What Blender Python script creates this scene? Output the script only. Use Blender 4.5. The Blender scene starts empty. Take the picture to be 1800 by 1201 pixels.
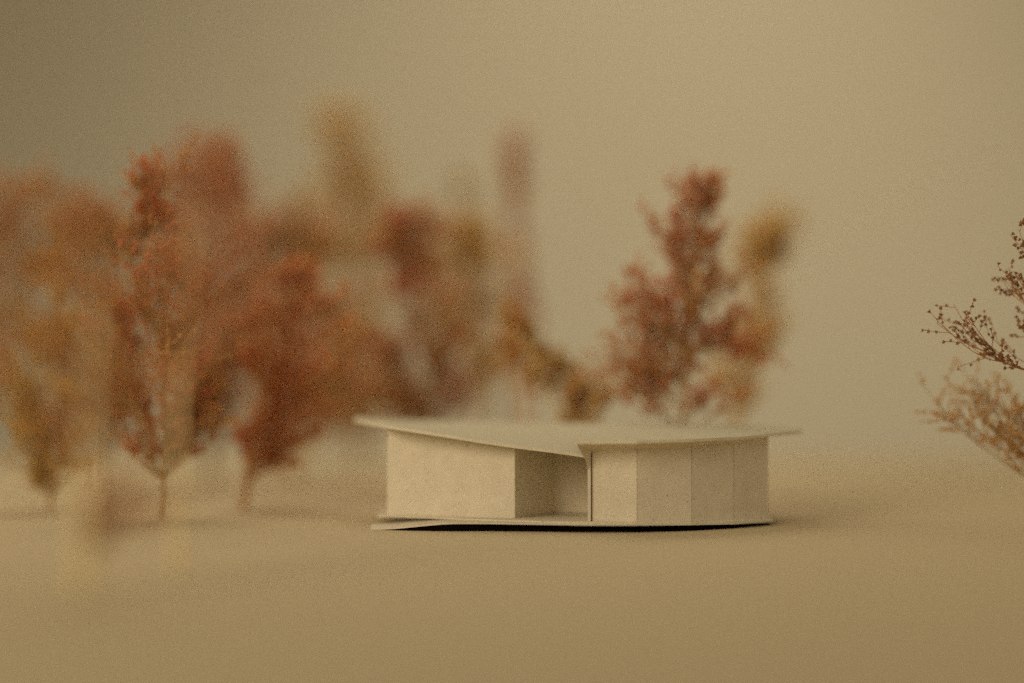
import bpy, math, random
import numpy as np
from mathutils import Vector

# ------------------------------------------------------------------ camera
D0 = 0.60                 # camera to the front of the card house (m)
FPX = 3086.0              # focal length in photo pixels (1800 px wide frame)
YH = 680.0                # row of the camera's own height in the photo
S0 = D0 / FPX
H = 254.0 * S0            # camera height above the table (about 5 cm)
LENS = 36.0 * FPX / 1800.0

scene = bpy.context.scene
col = scene.collection
cam_d = bpy.data.cameras.new('camera')
cam = bpy.data.objects.new('camera', cam_d)
col.objects.link(cam)
cam.location = (0, -D0, H)
cam.rotation_euler = (math.radians(90), 0, 0)
cam_d.sensor_width = 36.0
cam_d.lens = LENS
cam_d.shift_y = (YH - 600.5) / 1800.0
cam_d.clip_start = 0.02
cam_d.clip_end = 50
cam_d.dof.use_dof = True
cam_d.dof.focus_distance = D0 + 0.004
cam_d.dof.aperture_fstop = LENS / 38.0
scene.camera = cam

# ------------------------------------------------------------------ world and lamps
world = bpy.data.worlds.new('World')
scene.world = world
world.use_nodes = True
bg = world.node_tree.nodes['Background']
bg.inputs['Color'].default_value = (1.0, 0.85, 0.62, 1)
bg.inputs['Strength'].default_value = 0.36


def area(name, loc, target, size, power, color):
    l = bpy.data.lights.new(name, 'AREA')
    l.shape = 'RECTANGLE'
    l.size, l.size_y = size
    l.energy = power
    l.color = color
    l.spread = math.radians(110)
    o = bpy.data.objects.new(name, l)
    col.objects.link(o)
    o.location = loc
    o.rotation_euler = (Vector(target) - Vector(loc)).to_track_quat('-Z', 'Y').to_euler()
    return o


def spot(name, loc, target, power, color, size, radius):
    l = bpy.data.lights.new(name, 'SPOT')
    l.energy = power
    l.color = color
    l.spot_size = math.radians(size)
    l.spot_blend = 1.0
    l.shadow_soft_size = radius
    o = bpy.data.objects.new(name, l)
    col.objects.link(o)
    o.location = loc
    o.rotation_euler = (Vector(target) - Vector(loc)).to_track_quat('-Z', 'Y').to_euler()
    return o


spot('key_lamp', (-0.94, -1.02, 0.62), (0.06, 0.14, 0.02), 58.0, (1.0, 0.85, 0.63), 48, 0.42)
spot('backdrop_lamp', (0.22, 0.25, 1.05), (0.12, 1.0, 0.20), 22.5, (1.0, 0.895, 0.70), 64, 0.2)
area('added_overhead_fill', (-0.20, 0.50, 0.62), (-0.14, 0.26, 0.06), (0.6, 0.4), 0.9, (1.0, 0.86, 0.66))  # added fill light, lifts the trees and the table behind the house

# ------------------------------------------------------------------ exposure and render
vs = scene.view_settings
vs.view_transform = 'Standard'
vs.look = 'None'
vs.exposure = 0.0
vs.gamma = 1.0
vs.use_curve_mapping = False
scene.render.engine = 'CYCLES'
scene.cycles.use_denoising = False
scene.cycles.max_bounces = 6
scene.cycles.use_adaptive_sampling = True
scene.cycles.adaptive_threshold = 0.03
scene.cycles.adaptive_min_samples = 12


# ------------------------------------------------------------------ helpers
def P(px, py, d):
    """photo pixel + distance from the camera plane (cm) -> world point"""
    d = d * 0.01
    return Vector(((px - 900) * d / FPX, d - D0, H - (py - YH) * d / FPX))


def G(px, d, z=0.0):
    d = d * 0.01
    return Vector(((px - 900) * d / FPX, d - D0, z))


def mesh_obj(name, verts, faces, mat, parent=None, smooth=False, kind=None):
    me = bpy.data.meshes.new(name)
    me.from_pydata([tuple(v) for v in verts], [], faces)
    me.update()
    if smooth:
        me.polygons.foreach_set('use_smooth', [True] * len(me.polygons))
    me.materials.append(mat)
    o = bpy.data.objects.new(name, me)
    col.objects.link(o)
    if parent is not None:
        o.parent = parent
    if kind:
        o['kind'] = kind
    return o


def thing(name, label, cat, loc, group=None):
    o = bpy.data.objects.new(name, None)
    o.empty_display_size = 0.01
    col.objects.link(o)
    o.location = loc
    o['label'] = label
    o['category'] = cat
    if group:
        o['group'] = group
    return o


# ------------------------------------------------------------------ materials
def nt(name):
    m = bpy.data.materials.new(name)
    m.use_nodes = True
    t = m.node_tree
    b = t.nodes['Principled BSDF']
    return m, t, b


def N(t, typ, **kw):
    n = t.nodes.new(typ)
    for k, v in kw.items():
        if k in n.inputs:
            n.inputs[k].default_value = v
        else:
            setattr(n, k, v)
    return n


def mixc(t, fac, a, b, blend='MIX'):
    n = t.nodes.new('ShaderNodeMix')
    n.data_type = 'RGBA'
    n.blend_type = blend
    for sock, v in ((n.inputs[0], fac), (n.inputs[6], a), (n.inputs[7], b)):
        if isinstance(v, (float, int)):
            sock.default_value = v
        elif isinstance(v, tuple):
            sock.default_value = v + (1,) if len(v) == 3 else v
        else:
            t.links.new(v, sock)
    return n.outputs[2]


def card_mat(name, base, dark, specks=True, fine=2600.0, bump=0.25):
    """uncoated grey board: soft mottling, fibre grain, a few dark flecks"""
    m, t, b = nt(name)
    L = t.links.new
    tc = N(t, 'ShaderNodeTexCoord')
    n1 = N(t, 'ShaderNodeTexNoise', Scale=170.0, Detail=4.0, Roughness=0.6)
    n2 = N(t, 'ShaderNodeTexNoise', Scale=fine, Detail=3.0, Roughness=0.7)
    L(tc.outputs['Object'], n1.inputs['Vector'])
    L(tc.outputs['Object'], n2.inputs['Vector'])
    r1 = N(t, 'ShaderNodeMapRange')
    r1.inputs['From Min'].default_value = 0.3
    r1.inputs['From Max'].default_value = 0.7
    L(n1.outputs['Fac'], r1.inputs['Value'])
    r2 = N(t, 'ShaderNodeMapRange')
    r2.inputs['From Min'].default_value = 0.3
    r2.inputs['From Max'].default_value = 0.7
    L(n2.outputs['Fac'], r2.inputs['Value'])
    mx = N(t, 'ShaderNodeMath', operation='MULTIPLY_ADD')
    L(r2.outputs[0], mx.inputs[0])
    mx.inputs[1].default_value = 0.6
    h = N(t, 'ShaderNodeMath', operation='MULTIPLY')
    L(r1.outputs[0], h.inputs[0])
    h.inputs[1].default_value = 0.4
    L(h.outputs[0], mx.inputs[2])
    c = mixc(t, mx.outputs[0], dark, base)
    if specks:
        v = N(t, 'ShaderNodeTexVoronoi', Scale=420.0)
        wob = N(t, 'ShaderNodeVectorMath', operation='MULTIPLY_ADD')
        L(n2.outputs['Color'], wob.inputs[0])
        wob.inputs[1].default_value = (0.0006, 0.0006, 0.0006)
        L(tc.outputs['Object'], wob.inputs[2])
        L(wob.outputs[0], v.inputs['Vector'])
        sepc = N(t, 'ShaderNodeSeparateColor')
        L(v.outputs['Color'], sepc.inputs[0])
        g = N(t, 'ShaderNodeMath', operation='GREATER_THAN')
        L(sepc.outputs[0], g.inputs[0])
        g.inputs[1].default_value = 0.84
        near = N(t, 'ShaderNodeMapRange')
        near.inputs['From Min'].default_value = 0.08
        near.inputs['From Max'].default_value = 0.19
        near.inputs['To Min'].default_value = 1.0
        near.inputs['To Max'].default_value = 0.0
        L(v.outputs['Distance'], near.inputs['Value'])
        f = N(t, 'ShaderNodeMath', operation='MULTIPLY')
        L(g.outputs[0], f.inputs[0])
        L(near.outputs[0], f.inputs[1])
        f2 = N(t, 'ShaderNodeMath', operation='MULTIPLY')
        L(f.outputs[0], f2.inputs[0])
        L(sepc.outputs[1], f2.inputs[1])
        c = mixc(t, f2.outputs[0], c, (0.10, 0.07, 0.03))
    L(c, b.inputs['Base Color'])
    b.inputs['Roughness'].default_value = 0.9
    b.inputs['Specular IOR Level'].default_value = 0.15
    bp = N(t, 'ShaderNodeBump', Strength=bump, Distance=0.00012)
    L(n2.outputs['Fac'], bp.inputs['Height'])
    L(bp.outputs[0], b.inputs['Normal'])
    return m


CARD = card_mat('grey_board', (0.79, 0.70, 0.525), (0.60, 0.53, 0.39))
ROOFCARD = card_mat('roof_board', (0.60, 0.545, 0.39), (0.51, 0.465, 0.33))
EDGE = card_mat('board_cut_edge', (0.76, 0.68, 0.51), (0.58, 0.51, 0.37), specks=False, fine=3200.0, bump=0.6)
PAPER = card_mat('table_paper', (0.56, 0.456, 0.278), (0.50, 0.406, 0.248), specks=False, fine=1500.0, bump=0.1)

BACK = card_mat('backdrop_cream', (0.575, 0.515, 0.378), (0.535, 0.48, 0.352), specks=False, fine=900.0, bump=0.1)

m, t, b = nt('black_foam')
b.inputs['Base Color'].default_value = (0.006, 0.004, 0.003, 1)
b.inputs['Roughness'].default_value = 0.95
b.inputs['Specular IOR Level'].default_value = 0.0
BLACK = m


def plant_mat(name, cols, transl=0.65):
    """cols: colours picked per separate floret or twig"""
    m, t, b = nt(name)
    L = t.links.new
    geo = N(t, 'ShaderNodeNewGeometry')
    ramp = N(t, 'ShaderNodeValToRGB')
    el = ramp.color_ramp.elements
    k = len(cols)
    while len(el) < k:
        el.new(0.5)
    for i, c in enumerate(cols):
        el[i].position = i / max(1, k - 1)
        el[i].color = tuple(c) + (1,)
    L(geo.outputs['Random Per Island'], ramp.inputs[0])
    L(ramp.outputs[0], b.inputs['Base Color'])
    b.inputs['Roughness'].default_value = 0.8
    b.inputs['Specular IOR Level'].default_value = 0.2
    if transl:
        tr = N(t, 'ShaderNodeBsdfTranslucent')
        L(ramp.outputs[0], tr.inputs['Color'])
        ms = N(t, 'ShaderNodeMixShader')
        ms.inputs[0].default_value = transl
        L(b.outputs[0], ms.inputs[1])
        L(tr.outputs[0], ms.inputs[2])
        L(ms.outputs[0], t.nodes['Material Output'].inputs['Surface'])
    return m


PAL = {
    'rust': [(0.68, 0.32, 0.15), (0.81, 0.45, 0.20), (0.74, 0.36, 0.16), (0.83, 0.52, 0.26)],
    'red': [(0.71, 0.27, 0.15), (0.81, 0.36, 0.19), (0.75, 0.30, 0.16), (0.83, 0.45, 0.24)],
    'pink': [(0.80, 0.50, 0.35), (0.83, 0.56, 0.39), (0.75, 0.42, 0.27), (0.83, 0.61, 0.42)],
    'brown': [(0.62, 0.35, 0.15), (0.73, 0.45, 0.17), (0.66, 0.36, 0.16), (0.78, 0.51, 0.24)],
    'olive': [(0.64, 0.45, 0.16), (0.74, 0.53, 0.20), (0.59, 0.39, 0.14), (0.78, 0.61, 0.27)],
    'ochre': [(0.82, 0.58, 0.21), (0.86, 0.66, 0.28), (0.78, 0.52, 0.17), (0.86, 0.70, 0.36)],
    'amber': [(0.70, 0.44, 0.16), (0.71, 0.48, 0.19), (0.66, 0.37, 0.13), (0.71, 0.53, 0.25)],
    'tan': [(0.80, 0.66, 0.42), (0.80, 0.68, 0.44), (0.77, 0.61, 0.36), (0.80, 0.70, 0.49)],
    'umber': [(0.44, 0.25, 0.11), (0.54, 0.33, 0.15), (0.40, 0.21, 0.09), (0.60, 0.40, 0.19)],
    'sienna': [(0.75, 0.49, 0.19), (0.83, 0.58, 0.23), (0.71, 0.44, 0.16), (0.83, 0.62, 0.29)],
}
FLOR = {k: plant_mat('floret_' + k, v) for k, v in PAL.items()}
STEM = {
    'cream': plant_mat('stem_cream', [(0.74, 0.60, 0.30), (0.80, 0.66, 0.36)], 0),
    'rust': plant_mat('stem_rust', [(0.34, 0.15, 0.06), (0.42, 0.21, 0.09)], 0),
    'gold': plant_mat('stem_gold', [(0.48, 0.31, 0.11), (0.56, 0.38, 0.15)], 0),
    'brown': plant_mat('stem_brown', [(0.30, 0.17, 0.06), (0.38, 0.23, 0.09)], 0),
    'orange': plant_mat('stem_orange', [(0.50, 0.22, 0.08), (0.56, 0.28, 0.10)], 0),
}

# ------------------------------------------------------------------ table paper and backdrop
GX, GY0, GY1, GT = 1.3, -0.95, 0.62, 0.018
v, f = [], []
NXG, NYG = 26, 32
for j in range(NYG + 1):
    for i in range(NXG + 1):
        v.append((-GX + 2 * GX * i / NXG, GY0 + (GY1 - GY0) * j / NYG, 0.0))
for j in range(NYG):
    for i in range(NXG):
        a = j * (NXG + 1) + i
        f.append((a, a + 1, a + NXG + 2, a + NXG + 1))
n = len(v)
v += [(-GX, GY0, -GT), (GX, GY0, -GT), (GX, GY1, -GT), (-GX, GY1, -GT)]
c0, c1, c2, c3 = 0, NXG, NYG * (NXG + 1) + NXG, NYG * (NXG + 1)
f += [(n, n + 3, n + 2, n + 1),
      tuple([n, n + 1] + list(range(NXG, -1, -1))),
      tuple([n + 2, n + 3] + [c3 + i for i in range(NXG + 1)]),
      tuple([n + 3, n] + [j * (NXG + 1) for j in range(NYG + 1)]),
      tuple([n + 1, n + 2] + [j * (NXG + 1) + NXG for j in range(NYG, -1, -1)])]
ground = mesh_obj('ground', v, f, PAPER, kind='structure')
ground['label'] = 'tan paper covered table top under the model'

v, f = [], []
NXB, NZB = 30, 16
for j in range(NZB + 1):
    for i in range(NXB + 1):
        x = -1.9 + 3.8 * i / NXB
        v.append((x, 1.0 + 0.006 * math.sin(x * 5.0 + 0.4 * j), -0.55 + 2.2 * j / NZB))
for j in range(NZB):
    for i in range(NXB):
        a = j * (NXB + 1) + i
        f.append((a, a + 1, a + NXB + 2, a + NXB + 1))
backdrop = mesh_obj('backdrop', v, f, BACK, smooth=True, kind='structure')
backdrop['label'] = 'pale cream paper backdrop hanging behind the table'

# ------------------------------------------------------------------ the card house
HB = G(1010, 63.5)
house = thing('paper_house', 'cream card model house with a curved roof on a black base', 'model house', HB)


def hobj(name, verts, faces, mat, smooth=False, parent=None):
    return mesh_obj(name, [Vector(q) - HB for q in verts], faces, mat, parent or house, smooth)


def poly_prism(name, pts, z0, z1, mat):
    n = len(pts)
    v = [(p.x, p.y, z0 - droop(p)) for p in pts] + [(p.x, p.y, z1 - droop(p)) for p in pts]
    f = [tuple(range(n - 1, -1, -1)), tuple(range(n, 2 * n))]
    for i in range(n):
        j = (i + 1) % n
        f.append((i, j, n + j, n + i))
    return hobj(name, v, f, mat)


PX = S0                       # one photo pixel at the house front
Z_GAP = 13.0 * PX              # underside of the floor sheets
Z_MID = 15.7 * PX
Z_FLOOR = 18.3 * PX           # top of the floor


def droop(p):
    """the card floor sags a little towards its right end"""
    px = 900 + p[0] * FPX / (p[1] + D0)
    k = min(1.0, max(0.0, (px - 1130) / 226.0))
    return 6.5 * PX * k * k * (3 - 2 * k)



# floor outline (pixel, distance)
front = [(664, 62.4), (760, 61.6), (860, 60.6), (960, 59.8), (1040, 59.4), (1120, 59.4), (1215, 60.1),
         (1290, 61.2), (1356, 62.6)]
back = [(1345, 66.5), (1100, 67.5), (800, 67.5), (668, 66.5)]
poly_prism('floor', [G(*q) for q in front + back], Z_MID, Z_FLOOR, CARD)

# lower sheet, its near left end bent down to the table like a ramp
lo_front = [(652, 60.6), (668, 60.5), (690, 60.35), (715, 60.2), (745, 60.05), (775, 59.95), (805, 59.9),
            (860, 59.85), (960, 59.5), (1040, 59.2), (1120, 59.2), (1215, 59.9), (1290, 61.0), (1358, 62.4)]
v, f = [], []
TH = Z_MID - Z_GAP
ROWS = 5
for i, (px, d) in enumerate(lo_front):
    k = min(1.0, max(0.0, (805 - px) / 153.0))
    bend = k * k * (3 - 2 * k)
    for r in range(ROWS):
        u = r / (ROWS - 1)
        dd = d + (65.0 - d) * u
        if px < 830:                     # the bent tongue is narrow in depth
            dd = d + 1.9 * u * (1 + 1.2 * (1 - k)) if k > 0 else d + (65 - d) * u
        zb = Z_GAP * (1 - bend) + 0.00002 * bend - 0.0
        p = G(px, dd)
        zb -= droop(p)
        v.append((p.x, p.y, zb))
        v.append((p.x, p.y, zb + TH - 0.00002))
n = len(lo_front)


def vi(i, r, s):
    return (i * ROWS + r) * 2 + s


for i in range(n - 1):
    for r in range(ROWS - 1):
        f.append((vi(i, r, 0), vi(i, r + 1, 0), vi(i + 1, r + 1, 0), vi(i + 1, r, 0)))
        f.append((vi(i, r, 1), vi(i + 1, r, 1), vi(i + 1, r + 1, 1), vi(i, r + 1, 1)))
    f.append((vi(i, 0, 0), vi(i + 1, 0, 0), vi(i + 1, 0, 1), vi(i, 0, 1)))
    f.append((vi(i, ROWS - 1, 0), vi(i, ROWS - 1, 1), vi(i + 1, ROWS - 1, 1), vi(i + 1, ROWS - 1, 0)))
for r in range(ROWS - 1):
    f.append((vi(0, r, 0), vi(0, r, 1), vi(0, r + 1, 1), vi(0, r + 1, 0)))
    f.append((vi(n - 1, r, 0), vi(n - 1, r + 1, 0), vi(n - 1, r + 1, 1), vi(n - 1, r, 1)))
ramp = hobj('ramp_sheet', v, f, CARD)

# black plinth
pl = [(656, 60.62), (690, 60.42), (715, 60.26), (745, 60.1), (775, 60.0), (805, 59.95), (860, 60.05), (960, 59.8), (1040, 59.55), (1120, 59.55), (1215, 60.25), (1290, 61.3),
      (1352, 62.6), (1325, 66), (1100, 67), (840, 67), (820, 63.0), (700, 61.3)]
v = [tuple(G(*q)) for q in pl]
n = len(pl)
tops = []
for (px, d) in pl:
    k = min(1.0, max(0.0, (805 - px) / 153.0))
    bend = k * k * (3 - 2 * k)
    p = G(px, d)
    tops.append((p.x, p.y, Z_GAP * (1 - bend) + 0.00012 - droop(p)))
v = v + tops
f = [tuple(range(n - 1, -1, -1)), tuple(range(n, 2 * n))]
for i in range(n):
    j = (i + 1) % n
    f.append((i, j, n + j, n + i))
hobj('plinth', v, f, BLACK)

# ---- roof sheet with a slit: rows of (px, py, d) from front to back
LF = [(622, 737, 66.4), (645, 742, 64.2), (680, 748, 62.2), (730, 756, 61.7), (790, 765.5, 61.3), (850, 774.5, 61.0), (905, 782.5, 60.8),
      (970, 791.5, 60.6), (1044, 801.5, 60.4)]
LBK = [(628, 734.0, 68.0), (650, 735.2, 68.0), (690, 736.8, 67.9), (740, 738, 68.1), (800, 739.4, 68.1), (860, 740.6, 68.0), (920, 741.5, 67.9),
       (980, 742.4, 67.8), (1044, 743.2, 67.7)]
RF = [(1012, 775.5, 58.88), (1060, 775.6, 58.82), (1120, 775.0, 58.76), (1170, 773.6, 59.2), (1215, 772.2, 59.65),
      (1255, 770.4, 60.3), (1290, 768.3, 61.0), (1325, 765.6, 61.75), (1360, 762.6, 62.6), (1390, 759.4, 63.5), (1410, 757.0, 64.1)]
RBK = [(1044, 743.2, 67.7), (1090, 743.8, 67.6), (1140, 744.5, 67.5), (1185, 745.2, 67.4), (1230, 746.0, 67.3),
       (1270, 746.8, 67.1), (1300, 747.6, 66.9), (1330, 748.8, 66.7), (1360, 750.6, 66.4), (1388, 753.0, 66.1), (1408, 755.2, 65.8)]
ROOF_T = 5.2 * PX


def sheet(name, F, B, mat, th, rows=10, bulge=0.0006, wav=0.00012, seed=0):
    rng = random.Random(seed)
    n = len(F)
    v, f = [], []
    for i in range(n):
        a, b = P(*F[i]), P(*B[i])
        jit = rng.uniform(-1, 1) * wav
        for r in range(rows):
            u = r / (rows - 1)
            p = a.lerp(b, u)
            p.z += bulge * math.sin(math.pi * u) + (jit if r == 0 else 0)
            v.append(p)
            v.append(p - Vector((0, 0, th)))
    def q(i, r, s):
        return (i * rows + r) * 2 + s
    for i in range(n - 1):
        for r in range(rows - 1):
            f.append((q(i, r, 0), q(i + 1, r, 0), q(i + 1, r + 1, 0), q(i, r + 1, 0)))
            f.append((q(i, r, 1), q(i, r + 1, 1), q(i + 1, r + 1, 1), q(i + 1, r, 1)))
        f.append((q(i, 0, 1), q(i + 1, 0, 1), q(i + 1, 0, 0), q(i, 0, 0)))
        f.append((q(i, rows - 1, 0), q(i + 1, rows - 1, 0), q(i + 1, rows - 1, 1), q(i, rows - 1, 1)))
    for r in range(rows - 1):
        f.append((q(0, r, 0), q(0, r + 1, 0), q(0, r + 1, 1), q(0, r, 1)))
        f.append((q(n - 1, r, 0), q(n - 1, r, 1), q(n - 1, r + 1, 1), q(n - 1, r + 1, 0)))
    o = hobj(name, v, f, mat)
    o.data.materials.append(EDGE)
    for pl_ in o.data.polygons:
        if abs(pl_.normal.z) < 0.5:
            pl_.material_index = 1
    return o


roof_l = sheet('roof', LF, LBK, ROOFCARD, ROOF_T, seed=3)
roof_r = sheet('roof', RF, RBK, ROOFCARD, ROOF_T, seed=5)


def roof_z(F, B, x, y, bulge=0.0006):
    """height of a roof sheet's underside at a world point (search over the sheet)"""
    best, bz = 1e9, 0
    for i in range(len(F) - 1):
        for s in range(6):
            k = s / 5
            a = P(*F[i]).lerp(P(*F[i + 1]), k)
            b = P(*B[i]).lerp(P(*B[i + 1]), k)
            u = (y - a.y) / (b.y - a.y)
            u = min(1, max(0, u))
            p = a.lerp(b, u)
            e = abs(p.x - x) + abs(p.y - y) * 0.3
            if e < best:
                best, bz = e, p.z + bulge * math.sin(math.pi * u) - ROOF_T
    return bz


def panel(a, b, za, zb, mat=CARD, th=0.0010, name='wall_panel', z0=None, inset=0.0):
    """upright card from plan point a to b (outside is to the right of a->b)"""
    z0 = Z_FLOOR - 0.0001 if z0 is None else z0
    d = (b - a)
    d.z = 0
    d.normalize()
    nrm = Vector((-d.y, d.x, 0))          # pointing away from camera for a->b rightwards
    a2, b2 = a + nrm * th, b + nrm * th
    da, db = droop(a), droop(b)
    v = [(a.x, a.y, z0 - da), (b.x, b.y, z0 - db), (b2.x, b2.y, z0 - db), (a2.x, a2.y, z0 - da),
         (a.x, a.y, za), (b.x, b.y, zb), (b2.x, b2.y, zb), (a2.x, a2.y, za)]
    f = [(3, 2, 1, 0), (4, 5, 6, 7), (0, 1, 5, 4), (1, 2, 6, 5), (2, 3, 7, 6), (3, 0, 4, 7)]
    return hobj(name, v, f, mat)


def lz(p):
    return roof_z(LF, LBK, p.x, p.y) + 0.0001


def rz(p):
    return roof_z(RF, RBK, p.x, p.y) + 0.0001


# left volume: front card, then folded back into the porch
a, b_, c_, d_ = G(680.5, 63.0), G(905, 61.4), G(976, 63.7), G(1036, 63.5)
zA, zB = lz(a), lz(b_)
o = panel(a, b_, zA, zB)
o['label'] = 'large plain front wall card under the sloping roof'
panel(b_ + Vector((0.0, 0.0004, 0)), c_, zB, lz(c_))
panel(c_, d_ + Vector((0.002, 0, 0)), lz(c_), lz(d_))
lb = G(692, 66.3)
panel(lb, a + Vector((0.0, 0.0003, 0)), lz(lb), zA)
# right volume: five cards round the curve
rp = [(1040.5, 59.86), (1120.5, 59.6), (1216.5, 60.45), (1290, 61.6), (1351, 62.85)]
tops_r = [792.5, 790.5, 785.0, 779.0, 773.0]
for i in range(4):
    a, b_ = G(*rp[i]), G(*rp[i + 1])
    za = P(rp[i][0], tops_r[i] - 9, rp[i][1]).z
    zb = P(rp[i + 1][0], tops_r[i + 1] - 6, rp[i + 1][1]).z
    dd = (b_ - a).normalized()
    panel(a + dd * 0.00008, b_ - dd * 0.00020, za, zb)
re = G(1342, 66.0)
a = G(*rp[-1])
panel(a - Vector((0.0004, 0, 0)) + Vector((0, 0.0002, 0)), re, rz(a), rz(re))
# porch side of the right volume and the back walls
a, b_ = G(1039, 64.8), G(1039, 60.1)
panel(a, b_, lz(a) - 0.0002, P(1039, 789, 60.1).z, th=0.0004)
k0, k1, k2 = G(1342, 66.0), G(1060, 67.0), G(692, 66.3)
panel(k0, k1, rz(k0), rz(k1))
panel(k1, k2, lz(k1), lz(k2))

# frame: slim post, curved bracket and fascia under the right roof, one cut piece
FD = 59.76
prof_out = [(1033.5, 916.5), (1033.3, 860), (1032.8, 828), (1031.8, 818), (1029.5, 810), (1026, 803), (1022, 797), (1018.5, 790), (1016, 784), (1014.5, 779)]
prof_in = [(1038.2, 916.5), (1038.2, 860), (1038.2, 828), (1038.2, 818), (1038.3, 810), (1038.8, 803), (1039, 799), (1039.2, 796.5), (1039.6, 795), (1040, 793.5)]
v, f = [], []
for (o_, i_) in zip(prof_out, prof_in):
    fwd = min(1.0, max(0.0, (826 - o_[1]) / 46.0)) * 0.68      # the bracket leans out to carry the eave
    for off in (0.0, 0.4):
        v.append(P(o_[0], o_[1], FD - fwd + off))
        v.append(P(i_[0], i_[1], FD + off))
m_ = len(prof_out)
for k in range(m_ - 1):
    a = k * 4
    f += [(a, a + 1, a + 5, a + 4), (a + 3, a + 2, a + 6, a + 7), (a + 2, a, a + 4, a + 6), (a + 1, a + 3, a + 7, a + 5)]
f += [(0, 2, 3, 1), ((m_ - 1) * 4, (m_ - 1) * 4 + 1, (m_ - 1) * 4 + 3, (m_ - 1) * 4 + 2)]
hobj('post', v, f, CARD)

fas = [(1014.5, 779.5, 793.4, 58.98, 59.74), (1040, 779.6, 793.4, 58.98, 59.85), (1080, 779.4, 791.8, 58.92, 59.75), (1120, 778.6, 790.2, 58.86, 59.58),
       (1170, 777.2, 787.3, 59.3, 59.95), (1216, 775.6, 784.6, 59.75, 60.36), (1255, 773.6, 781.2, 60.4, 60.88), (1290, 771.4, 778.2, 61.1, 61.5), (1346, 767.4, 773.0, 62.3, 62.72)]
v, f = [], []
for (px, yt, ybm, dt, db) in fas:
    px2 = px if px > 1030 else 1039.8
    v += [P(px, yt - 2, dt), P(px2, ybm, db), P(px2, ybm, db + 0.1), P(px, yt - 2, dt + 0.3)]
for k in range(len(fas) - 1):
    a = k * 4
    f += [(a, a + 1, a + 5, a + 4), (a + 1, a + 2, a + 6, a + 5), (a + 2, a + 3, a + 7, a + 6), (a + 3, a, a + 4, a + 7)]
f += [(0, 3, 2, 1), (len(v) - 4, len(v) - 3, len(v) - 2, len(v) - 1)]
hobj('fascia', v, f, CARD)


# ------------------------------------------------------------------ dried flower trees
def floret_template(rich):
    v = [(0, 0, -0.9)]
    f = []
    for k in range(10):
        a = math.pi * k / 5
        r = 1.0 if k % 2 == 0 else 0.5
        v.append((r * math.cos(a), r * math.sin(a), 0.35 if k % 2 == 0 else 0.1))
    for k in range(10):
        f.append((0, 1 + k, 1 + (k + 1) % 10))
    if rich:
        v.append((0, 0, 0.35))
        for k in range(10):
            v.append((v[1 + k][0] * 0.5, v[1 + k][1] * 0.5, v[1 + k][2] + 0.2))
        for k in range(10):
            f.append((1 + k, 12 + k, 12 + (k + 1) % 10, 1 + (k + 1) % 10))
            f.append((11, 12 + (k + 1) % 10, 12 + k))
    return np.array(v, float), f


TV, TF = floret_template(False)
RV, RFc = floret_template(True)
RICH_ME = {}


class Tubes:
    def __init__(self):
        self.v, self.f = [], []

    def add(self, pts, radii, n=4):
        base = len(self.v)
        m = len(pts)
        for i, p in enumerate(pts):
            t = (pts[min(i + 1, m - 1)] - pts[max(i - 1, 0)])
            if t.length < 1e-9:
                t = Vector((0, 0, 1))
            t.normalize()
            ref = Vector((0, 1, 0)) if abs(t.y) < 0.9 else Vector((1, 0, 0))
            a = t.cross(ref).normalized()
            b = t.cross(a)
            for k in range(n):
                an = 2 * math.pi * k / n
                self.v.append(p + (a * math.cos(an) + b * math.sin(an)) * radii[i])
        for i in range(m - 1):
            for k in range(n):
                k2 = (k + 1) % n
                self.f.append((base + i * n + k, base + i * n + k2, base + (i + 1) * n + k2, base + (i + 1) * n + k))
        self.f.append(tuple(base + (m - 1) * n + k for k in range(n)))
        self.f.append(tuple(base + k for k in range(n - 1, -1, -1)))


def bez(a, c, b, n):
    return [a * (1 - u) ** 2 + c * 2 * u * (1 - u) + b * u * u for u in [i / (n - 1) for i in range(n)]]


def catmull(pts, n):
    out = []
    m = len(pts)
    for k in range(n):
        s = k / (n - 1) * (m - 1)
        i = min(int(s), m - 2)
        u = s - i
        p0, p1, p2, p3 = pts[max(i - 1, 0)], pts[i], pts[i + 1], pts[min(i + 2, m - 1)]
        out.append(0.5 * ((2 * p1) + (p2 - p0) * u + (2 * p0 - 5 * p1 + 4 * p2 - p3) * u * u + (3 * p1 - p0 - 3 * p2 + p3) * u ** 3))
    return out


def at(pts, u):
    s = min(max(u, 0), 0.9999) * (len(pts) - 1)
    i = int(s)
    return pts[i].lerp(pts[i + 1], s - i)


def rvec(rng):
    while True:
        q = Vector((rng.uniform(-1, 1), rng.uniform(-1, 1), rng.uniform(-1, 1)))
        if 0.05 < q.length < 1:
            return q.normalized()


def floret_mesh(fl, name, mat, parent):
    """one mesh of many tiny florets"""
    k = len(fl)
    nv = len(TV)
    out = np.zeros((k, nv, 3))
    for i, (p, d, s) in enumerate(fl):
        ref = Vector((0, 0, 1)) if abs(d.z) < 0.9 else Vector((1, 0, 0))
        a = d.cross(ref).normalized()
        b = d.cross(a)
        M = np.array([a, b, d])
        out[i] = (TV * s) @ M + np.array(p)
    faces = np.array(TF)[None, :, :] + (np.arange(k) * nv)[:, None, None]
    return mesh_obj(name, out.reshape(-1, 3).tolist(), faces.reshape(-1, 3).tolist(), mat, parent, kind='stuff')


NFL = [0]


DENS = 1.0


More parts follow.
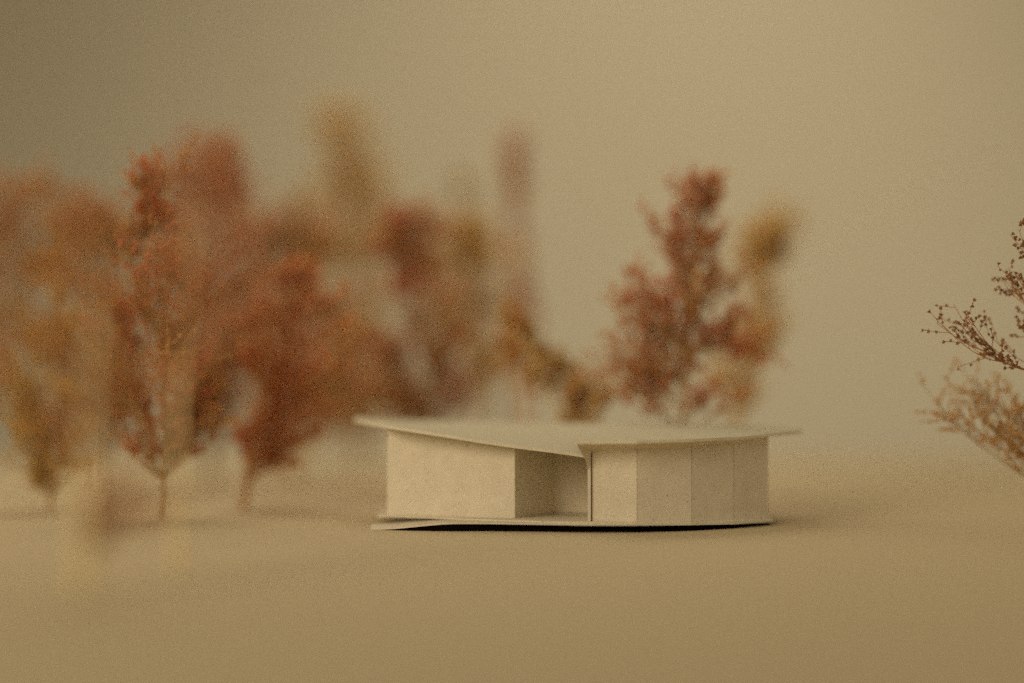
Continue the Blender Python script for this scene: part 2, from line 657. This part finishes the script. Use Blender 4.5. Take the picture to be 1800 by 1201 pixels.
def tree(label, d, trunk_px, tips, pal, stem='brown', seed=0, twigs=7, subs=4, nf=5, fs=1.0, depth=0.45, fill=5,
         trunk_r=0.0011, tw=1.0, extra=2, trunk_stem=None, single=0, group='dried flower trees around the card house', sag=0.14, name='dried_flower_tree'):
    rng = random.Random(seed)
    if not single and trunk_r < 0.0019:
        tw *= 1.2
    pals = pal if isinstance(pal, (list, tuple)) else [pal]
    base = G(trunk_px[0][0], d, -0.0004)
    root = thing(name, label, 'dried flower', base, group)
    tp = [base] + [P(x, y, d + rng.uniform(-0.5, 0.5)) for (x, y) in trunk_px[1:]]
    tr = catmull(tp, 22)
    for i in range(2, 22):
        tr[i] = tr[i] + rvec(rng) * 0.0004
    T = Tubes()
    T.add([q - base for q in tr], [trunk_r * (1 - 0.72 * i / 21) * rng.uniform(0.92, 1.1) for i in range(22)], 7)
    mesh_obj('trunk', T.v, T.f, STEM[trunk_stem or stem], root, smooth=True)
    height = tr[-1].z
    specs = []
    for tip in tips:
        x, y = tip[0], tip[1]
        dz = rng.uniform(-1, 1) * depth * abs(x - trunk_px[-1][0]) * 0.02 * 0.5
        if len(tip) > 3:
            dz = tip[3]
        tipw = P(x, y, d + dz)
        if len(tip) > 2 and tip[2] is not None:
            st = tip[2]
        else:                                # leave the trunk below the tip's own height
            rel = max(0.05, tipw.z / height)
            dx = abs(tipw.x - at(tr, rel).x)
            st = max(0.16, min(0.93, rel - dx * 0.75 / height - 0.04))
        specs.append((st, tipw, pals[0] if rng.random() < 0.75 else rng.choice(pals)))
    if not single:                           # more branches between the listed ones
        lst = list(specs)
        for (st, tipw, pl_) in lst * extra:
            q = tipw.lerp(at(tr, min(0.97, st + 0.12)), rng.uniform(0.08, 0.6))
            q = q + Vector((0, rng.uniform(-1, 1) * 0.012, rng.uniform(-0.004, 0.006)))
            specs.append((max(0.15, st - rng.uniform(-0.03, 0.08)), q, rng.choice(pals)))
    for k in range(fill):                    # branches towards and away from the viewer
        st = 0.3 + 0.6 * (k + rng.random()) / max(1, fill)
        s = at(tr, st)
        ang = rng.choice((-1, 1)) * math.radians(90 + rng.uniform(-35, 35))
        ln = height * rng.uniform(0.18, 0.30) * (1.15 - 0.6 * st) * depth / 0.45
        specs.append((st, s + Vector((math.cos(ang) * ln, math.sin(ang) * ln, ln * rng.uniform(0.4, 1.0))), rng.choice(pals)))
    for (st, tip, pl_) in specs:
        s = at(tr, st)
        ln = (tip - s).length
        tip = s + (tip - s) * max(0.5, (ln - 0.004 * tw) / ln)   # leave room for the end twig
        ln = (tip - s).length
        ctrl = s.lerp(tip, 0.5) + Vector((0, 0, -sag * ln)) + rvec(rng) * 0.05 * ln
        br = bez(s, ctrl, tip, 12)
        br = [q + rvec(rng) * 0.00025 if 0 < i < 11 else q for i, q in enumerate(br)]
        T = Tubes()
        r0 = trunk_r * 0.5 * (1 - 0.4 * st)
        T.add([q - base for q in br], [r0 * (1 - 0.65 * i / 11) for i in range(12)], 5)
        fl = []
        nt_ = max(3, int(round(twigs * min(1.4, ln / 0.035))))
        for w in range(nt_ + 1):
            last = (w == nt_)
            u = 1.0 if last else 0.28 + 0.72 * (w + rng.uniform(0.1, 0.9)) / nt_
            p = at(br, u)
            tan = (at(br, min(1, u + 0.06)) - at(br, u - 0.06)).normalized()
            up = Vector((0, 0, 1))
            dirv = (tan * rng.uniform(0.5, 1.0) + up * rng.uniform(0.35, 1.0) + rvec(rng) * 0.55).normalized()
            if single:                       # flat one-sided fans
                dirv = (tan + up * rng.uniform(0.3, 0.9) + rvec(rng) * 0.35).normalized()
            if last:
                dirv = (tan + rvec(rng) * 0.2).normalized()
            l2 = tw * (0.006 + 0.0105 * rng.random()) * (1.25 - 0.5 * u) * min(1.15, 0.45 + ln / 0.05)
            e = p + dirv * l2
            cc = p.lerp(e, 0.5) - up * 0.12 * l2 + rvec(rng) * 0.1 * l2
            tp2 = bez(p, cc, e, 5)
            T.add([q - base for q in tp2], [r0 * 0.45 * (1 - 0.4 * i / 4) for i in range(5)], 3)
            for sidx in range(subs):
                u2 = 0.3 + 0.7 * (sidx + rng.random()) / subs
                p2 = at(tp2, u2)
                d2 = ((e - p).normalized() * 0.7 + up * 0.25 + rvec(rng) * 0.8).normalized()
                l3 = l2 * rng.uniform(*((0.25, 0.5) if single else (0.35, 0.9)))
                e2 = p2 + d2 * l3
                T.add([p2 - base, p2.lerp(e2, 0.5) - base + rvec(rng) * 0.06 * l3, e2 - base], [r0 * 0.3] * 3, 3)
                for q in range(nf if single else max(2, nf - 2)):
                    u3 = 0.35 + 0.65 * (q + 0.6 * rng.random()) / max(1, nf - 0.5)
                    pp = p2.lerp(e2, min(1, u3)) + rvec(rng) * 0.0004
                    fd = (d2 * 0.5 + rvec(rng)).normalized()
                    fl.append((pp + fd * 0.0006 * fs - base, fd, 0.00108 * fs * rng.uniform(0.7, 1.2)))
        bo = mesh_obj('branch', T.v, T.f, STEM[stem], root)
        if single > 0:
            # sharp enough to pick apart: one object per floret for those inside the picture
            inside = []
            rest = []
            for (pp, fd, s_) in fl:
                wx = pp + base
                px = 900 + wx.x * FPX / (wx.y + D0)
                (inside if px < 1806 and NFL[0] + len(inside) < single else rest).append((pp, fd, s_))
            me = RICH_ME.get(pl_)
            if me is None:
                me = bpy.data.meshes.new('floret')
                me.from_pydata([tuple(q) for q in RV.tolist()], [], RFc)
                me.materials.append(FLOR1[pl_])
                RICH_ME[pl_] = me
            for (pp, fd, s_) in inside:
                fo = bpy.data.objects.new('floret', me)
                col.objects.link(fo)
                fo.parent = bo
                fo.location = pp
                fo.rotation_euler = fd.to_track_quat('Z', 'Y').to_euler()
                fo.scale = (s_, s_, s_)
            NFL[0] += len(inside)
            fl = rest
        if fl:
            floret_mesh(fl, 'florets', FLOR[pl_], bo)
    return root


def per_object(name, cols):
    m = plant_mat(name, cols)
    t = m.node_tree
    oi = N(t, 'ShaderNodeObjectInfo')
    ramp = [n for n in t.nodes if n.type == 'VALTORGB'][0]
    for l in list(t.links):
        if l.to_node == ramp:
            t.links.remove(l)
    t.links.new(oi.outputs['Random'], ramp.inputs[0])
    return m


FLOR1 = {k: per_object('single_floret_' + k, PAL[k]) for k in ('umber', 'sienna')}

# --- right edge, almost in focus
tree('dark brown open sprig with crisp star florets, standing well apart from the house', 61.0,
     [(1905, 0), (1900, 780), (1890, 620), (1878, 520), (1868, 430)],
     [(1696, 610, 0.45, 0.0), (1766, 520, 0.62, 0.3), (1800, 440, 0.78, -0.3), (1835, 405, 0.86, 0.2), (1800, 600, 0.5, 0.6), (1990, 600), (1960, 500), (2010, 660)],
     ['umber', 'umber'], 'rust', seed=11, twigs=12, subs=4, nf=3, fs=0.78, fill=1, tw=1.7, single=290, sag=0.20)
NFL[0] = 0
tree('short bushy golden brown sprig beside the crisp dark brown one', 57.3,
     [(1915, 0), (1905, 880), (1890, 780), (1870, 700)],
     [(1672, 750, 0.36, 0.0), (1700, 722, 0.46, -0.3), (1745, 705, 0.56, -0.4), (1750, 760, 0.40, 0.3), (1815, 745, 0.55, 0.5), (1990, 760), (1960, 700)],
     ['sienna', 'sienna'], 'brown', seed=23, twigs=8, subs=4, nf=3, fs=0.75, fill=1, tw=1.5, single=290, sag=0.18)

# --- behind the house
tree('tall red brown tiered sprig behind the faceted end of the house', 69.0,
     [(1200, 0), (1203, 720), (1208, 580), (1216, 450), (1225, 325)],
     [(1180, 335, 0.84), (1268, 325, 0.84), (1228, 322, 0.92), (1250, 318, 0.9), (1205, 352, 0.82), (1262, 350, 0.82), (1140, 388, 0.70), (1165, 400, 0.70), (1276, 396, 0.72), (1245, 420, 0.68), (1190, 430, 0.64),
      (1098, 480, 0.5), (1082, 540, 0.42), (1075, 600, 0.36), (1062, 655, 0.28), (1100, 690, 0.26), (1130, 610, 0.36),
      (1310, 485, 0.52), (1270, 470, 0.55), (1318, 560, 0.44), (1352, 632, 0.46), (1335, 640, 0.44), (1250, 600, 0.42), (1150, 540, 0.46), (1240, 690, 0.2), (1110, 530, 0.44), (1100, 580, 0.40), (1090, 640, 0.30), (1120, 660, 0.28), (1110, 710, 0.22), (1300, 625, 0.44), (1215, 560, 0.5), (1225, 540, 0.46), (1190, 600, 0.4), (1200, 500, 0.55), (1235, 640, 0.34), (1180, 660, 0.3), (1180, 470, 0.56), (1290, 700, 0.2)],
     ['rust', 'brown', 'pink', 'red'], 'brown', seed=31, twigs=8, subs=4, nf=5, depth=0.3, fill=4, tw=0.85, fs=1.0, extra=1, trunk_r=0.0009)
tree('pale ochre fan shaped sprig beside the tall tiered sprig', 80.0,
     [(1288, 0), (1292, 740), (1315, 560), (1350, 430)],
     [(1400, 405), (1372, 385), (1335, 395), (1300, 425), (1290, 470), (1330, 440), (1390, 445), (1350, 470), (1370, 520), (1375, 590), (1345, 600), (1260, 660), (1320, 690)],
     ['ochre', 'tan', 'ochre'], 'gold', seed=37, twigs=6, subs=4, nf=5, fill=2, tw=1.3, trunk_r=0.0016)
tree('low olive brown sprig arching down to the roof ridge', 71.5,
     [(1000, 0), (985, 740), (950, 650), (905, 570)],
     [(875, 560), (905, 555), (940, 590), (965, 615), (985, 635), (1000, 650), (1015, 662, 0.34), (1030, 675, 0.3), (1045, 690, 0.28), (1062, 697, 0.24), (1080, 705, 0.22), (930, 660), (960, 690)],
     ['olive', 'brown'], 'gold', seed=41, twigs=7, subs=4, nf=4, fill=3, tw=0.8)
tree('slim amber sprig rising just behind the middle of the roof', 76.0,
     [(930, 0), (925, 740), (912, 660), (895, 610)],
     [(870, 600), (900, 590), (920, 630), (890, 660), (945, 690)],
     ['amber', 'ochre'], 'orange', seed=43, twigs=5, subs=3, nf=4, fill=2)
tree('broad rust red sprig behind the plain walled end of the house', 82.0,
     [(762, 0), (760, 740), (745, 600), (720, 480), (705, 400)],
     [(670, 395), (705, 375), (745, 385), (785, 405), (655, 450), (700, 450), (770, 470), (690, 520), (800, 520), (820, 590), (650, 610), (720, 600),
      (640, 680), (690, 690), (800, 660), (825, 690), (700, 715, 0.16), (760, 640)],
     ['red', 'rust', 'brown'], 'brown', seed=48, twigs=8, subs=4, nf=5, fs=1.2, fill=4, tw=1.25, trunk_r=0.0016)
tree('bright ochre sprig leaning between the rust sprig and the thin spire', 88.0,
     [(830, 0), (832, 740), (822, 560), (808, 440)],
     [(775, 410), (808, 395), (850, 405), (885, 450), (765, 470), (840, 470), (870, 540), (780, 560), (890, 620), (840, 620)],
     ['ochre', 'amber'], 'gold', seed=53, twigs=7, subs=4, nf=5, fs=1.2, fill=3, tw=1.2, trunk_r=0.0016)
tree('thin upright rose brown spire, the narrowest sprig at the back', 98.0,
     [(925, 0), (922, 700), (912, 480), (905, 260)],
     [(888, 245, 0.88), (905, 232, 0.92), (922, 248, 0.88), (905, 275, 0.86), (892, 310, 0.8), (922, 330, 0.78), (900, 390, 0.7), (918, 440, 0.64), (935, 500, 0.55), (900, 500, 0.55), (945, 560, 0.45)],
     ['rust', 'pink'], 'orange', seed=59, twigs=5, subs=3, nf=4, fs=1.3, fill=1, trunk_r=0.0022, tw=0.6)
tree('faint tan spike leaning beside the thin rose brown spire', 100.0,
     [(880, 0), (872, 640), (845, 420), (805, 320)],
     [(800, 308, 0.9), (818, 330, 0.88), (812, 355, 0.8), (845, 385, 0.74), (860, 440, 0.65), (830, 440, 0.65), (880, 560, 0.5)],
     ['tan', 'ochre'], 'brown', seed=61, twigs=5, subs=3, nf=4, fs=1.2, fill=1, trunk_r=0.0020, tw=0.7)
tree('tall yellow ochre sprig with a forked top, farthest from the house', 104.0,
     [(632, 0), (628, 740), (622, 520), (612, 330), (600, 230)],
     [(572, 212, 0.76), (600, 195, 0.84), (650, 205, 0.76), (590, 290, 0.66), (640, 280, 0.66), (670, 310, 0.6), (690, 360), (625, 340), (560, 340), (540, 420), (700, 420), (600, 440), (560, 520), (690, 500), (640, 560), (570, 640), (700, 640), (620, 680), (650, 480), (670, 590), (590, 580), (690, 700), (580, 715), (640, 720)],
     ['ochre', 'amber', 'ochre'], 'gold', seed=67, twigs=5, subs=3, nf=5, fs=1.1, fill=3, tw=1.5, trunk_r=0.0020)

# --- left of the house
tree('peach tinted sprig half hidden behind the dense red one', 88.0,
     [(520, 0), (520, 740), (515, 560), (520, 440)],
     [(430, 420), (470, 385), (520, 380), (570, 400), (610, 440), (430, 500), (610, 530), (420, 590), (630, 610), (480, 640), (640, 690), (560, 700), (450, 700)],
     ['pink', 'amber', 'rust'], 'gold', seed=101, twigs=9, subs=5, nf=6, fs=1.2, fill=5, trunk_r=0.0016, tw=1.15)
tree('wide rose tinted sprig behind the crisp tipped one', 90.0,
     [(370, 0), (368, 740), (362, 520), (368, 340)],
     [(300, 320), (335, 275), (375, 262), (415, 280), (430, 330), (290, 400), (440, 400), (300, 480), (450, 480), (290, 580), (440, 600), (330, 660), (400, 700)],
     ['pink', 'rust'], 'brown', seed=103, twigs=9, subs=5, nf=6, fs=1.2, fill=5, trunk_r=0.0016, tw=1.15)
tree('orange brown sprig behind the olive gold one', 84.0,
     [(175, 0), (178, 740), (172, 560), (165, 420)],
     [(100, 400), (150, 365), (200, 380), (240, 430), (90, 480), (260, 520), (90, 580), (260, 620), (110, 680), (240, 700), (170, 620)],
     ['rust', 'amber', 'brown'], 'brown', seed=107, twigs=9, subs=5, nf=5, fs=1.2, fill=5, trunk_r=0.0015, tw=1.15)
tree('dense red sprig with a bare orange stem beside the house', 71.0,
     [(428, 0), (440, 800), (462, 680), (490, 560), (505, 500)],
     [(415, 770, 0.22), (520, 815, 0.18), (480, 485), (520, 478), (560, 490), (592, 530), (605, 590), (598, 650), (575, 720, 0.3), (560, 770, 0.24), (520, 790, 0.2), (485, 770, 0.2), (420, 640), (405, 560),
      (440, 540), (540, 600), (500, 660), (530, 690)],
     ['rust', 'red', 'pink'], 'orange', seed=71, twigs=6, subs=4, nf=5, fill=3, fs=1.1, trunk_r=0.0014)
tree('tall rust sprig with a crisp feathery tip next to the dense red one', 66.2,
     [(284, 0), (291, 780), (287, 620), (274, 450), (264, 325)],
     [(242, 325, 0.86), (265, 302, 0.92), (286, 312, 0.9), (295, 360, 0.82), (235, 360, 0.82), (215, 790, 0.16), (345, 800, 0.16), (320, 770, 0.18), (222, 400), (330, 450), (190, 460), (375, 530), (165, 540), (400, 610), (160, 640), (385, 680), (320, 390), (240, 540), (320, 600),
      (388, 745, 0.24), (375, 755, 0.22), (200, 720), (330, 720)],
     ['brown', 'rust', 'red'], 'brown', seed=73, twigs=7, subs=4, nf=5, fill=5, tw=1.15)
tree('olive gold open sprig on a thin stem beside the crisp tipped one', 70.5,
     [(88, 0), (92, 800), (98, 640), (85, 480)],
     [(5, 740, 0.28), (30, 815, 0.14), (145, 820, 0.14), (60, 840, 0.12), (20, 690), (130, 700), (150, 760, 0.22), (35, 580), (140, 560), (55, 470), (105, 420), (0, 640), (60, 740, 0.26)],
     ['olive', 'ochre'], 'gold', seed=79, twigs=8, subs=5, nf=4, fill=6)
tree('tall pale rose sprig, soft and close, on a tan stem', 46.5,
     [(312, 0), (312, 860), (318, 680), (335, 480), (345, 330)],
     [(335, 262, 0.88), (390, 265, 0.88), (290, 320), (420, 300), (410, 370), (280, 420), (440, 430), (460, 520), (380, 480)],
     ['pink', 'rust'], 'rust', trunk_stem='cream', seed=83, twigs=6, subs=4, nf=5, fill=4, fs=0.8, extra=1, trunk_r=0.0011, tw=0.75)
tree('golden amber sprig with a pale stem and one low rusty branch', 42.2,
     [(145, 0), (148, 900), (160, 720), (165, 540), (150, 420)],
     [(60, 360), (110, 345), (165, 370), (205, 410), (30, 440), (215, 500), (0, 540), (60, 600), (210, 640), (20, 680), (120, 760),
      (305, 885, 0.22), (235, 910, 0.20), (190, 945, 0.18)],
     ['amber', 'rust', 'rust'], 'rust', trunk_stem='cream', seed=89, twigs=6, subs=4, nf=4, fill=4, fs=0.75, extra=1, trunk_r=0.0019, tw=0.65)
tree('brown sprig whose top leans out over the olive gold one', 48.0,
     [(-70, 0), (-70, 820), (-60, 600), (-40, 430)],
     [(195, 395, 0.7), (120, 352, 0.8), (50, 335, 0.85), (10, 330, 0.88), (30, 560), (60, 620), (-20, 480)],
     ['brown', 'rust'], 'brown', seed=97, twigs=7, subs=4, nf=5, fill=2, fs=0.8, extra=1, tw=0.7)
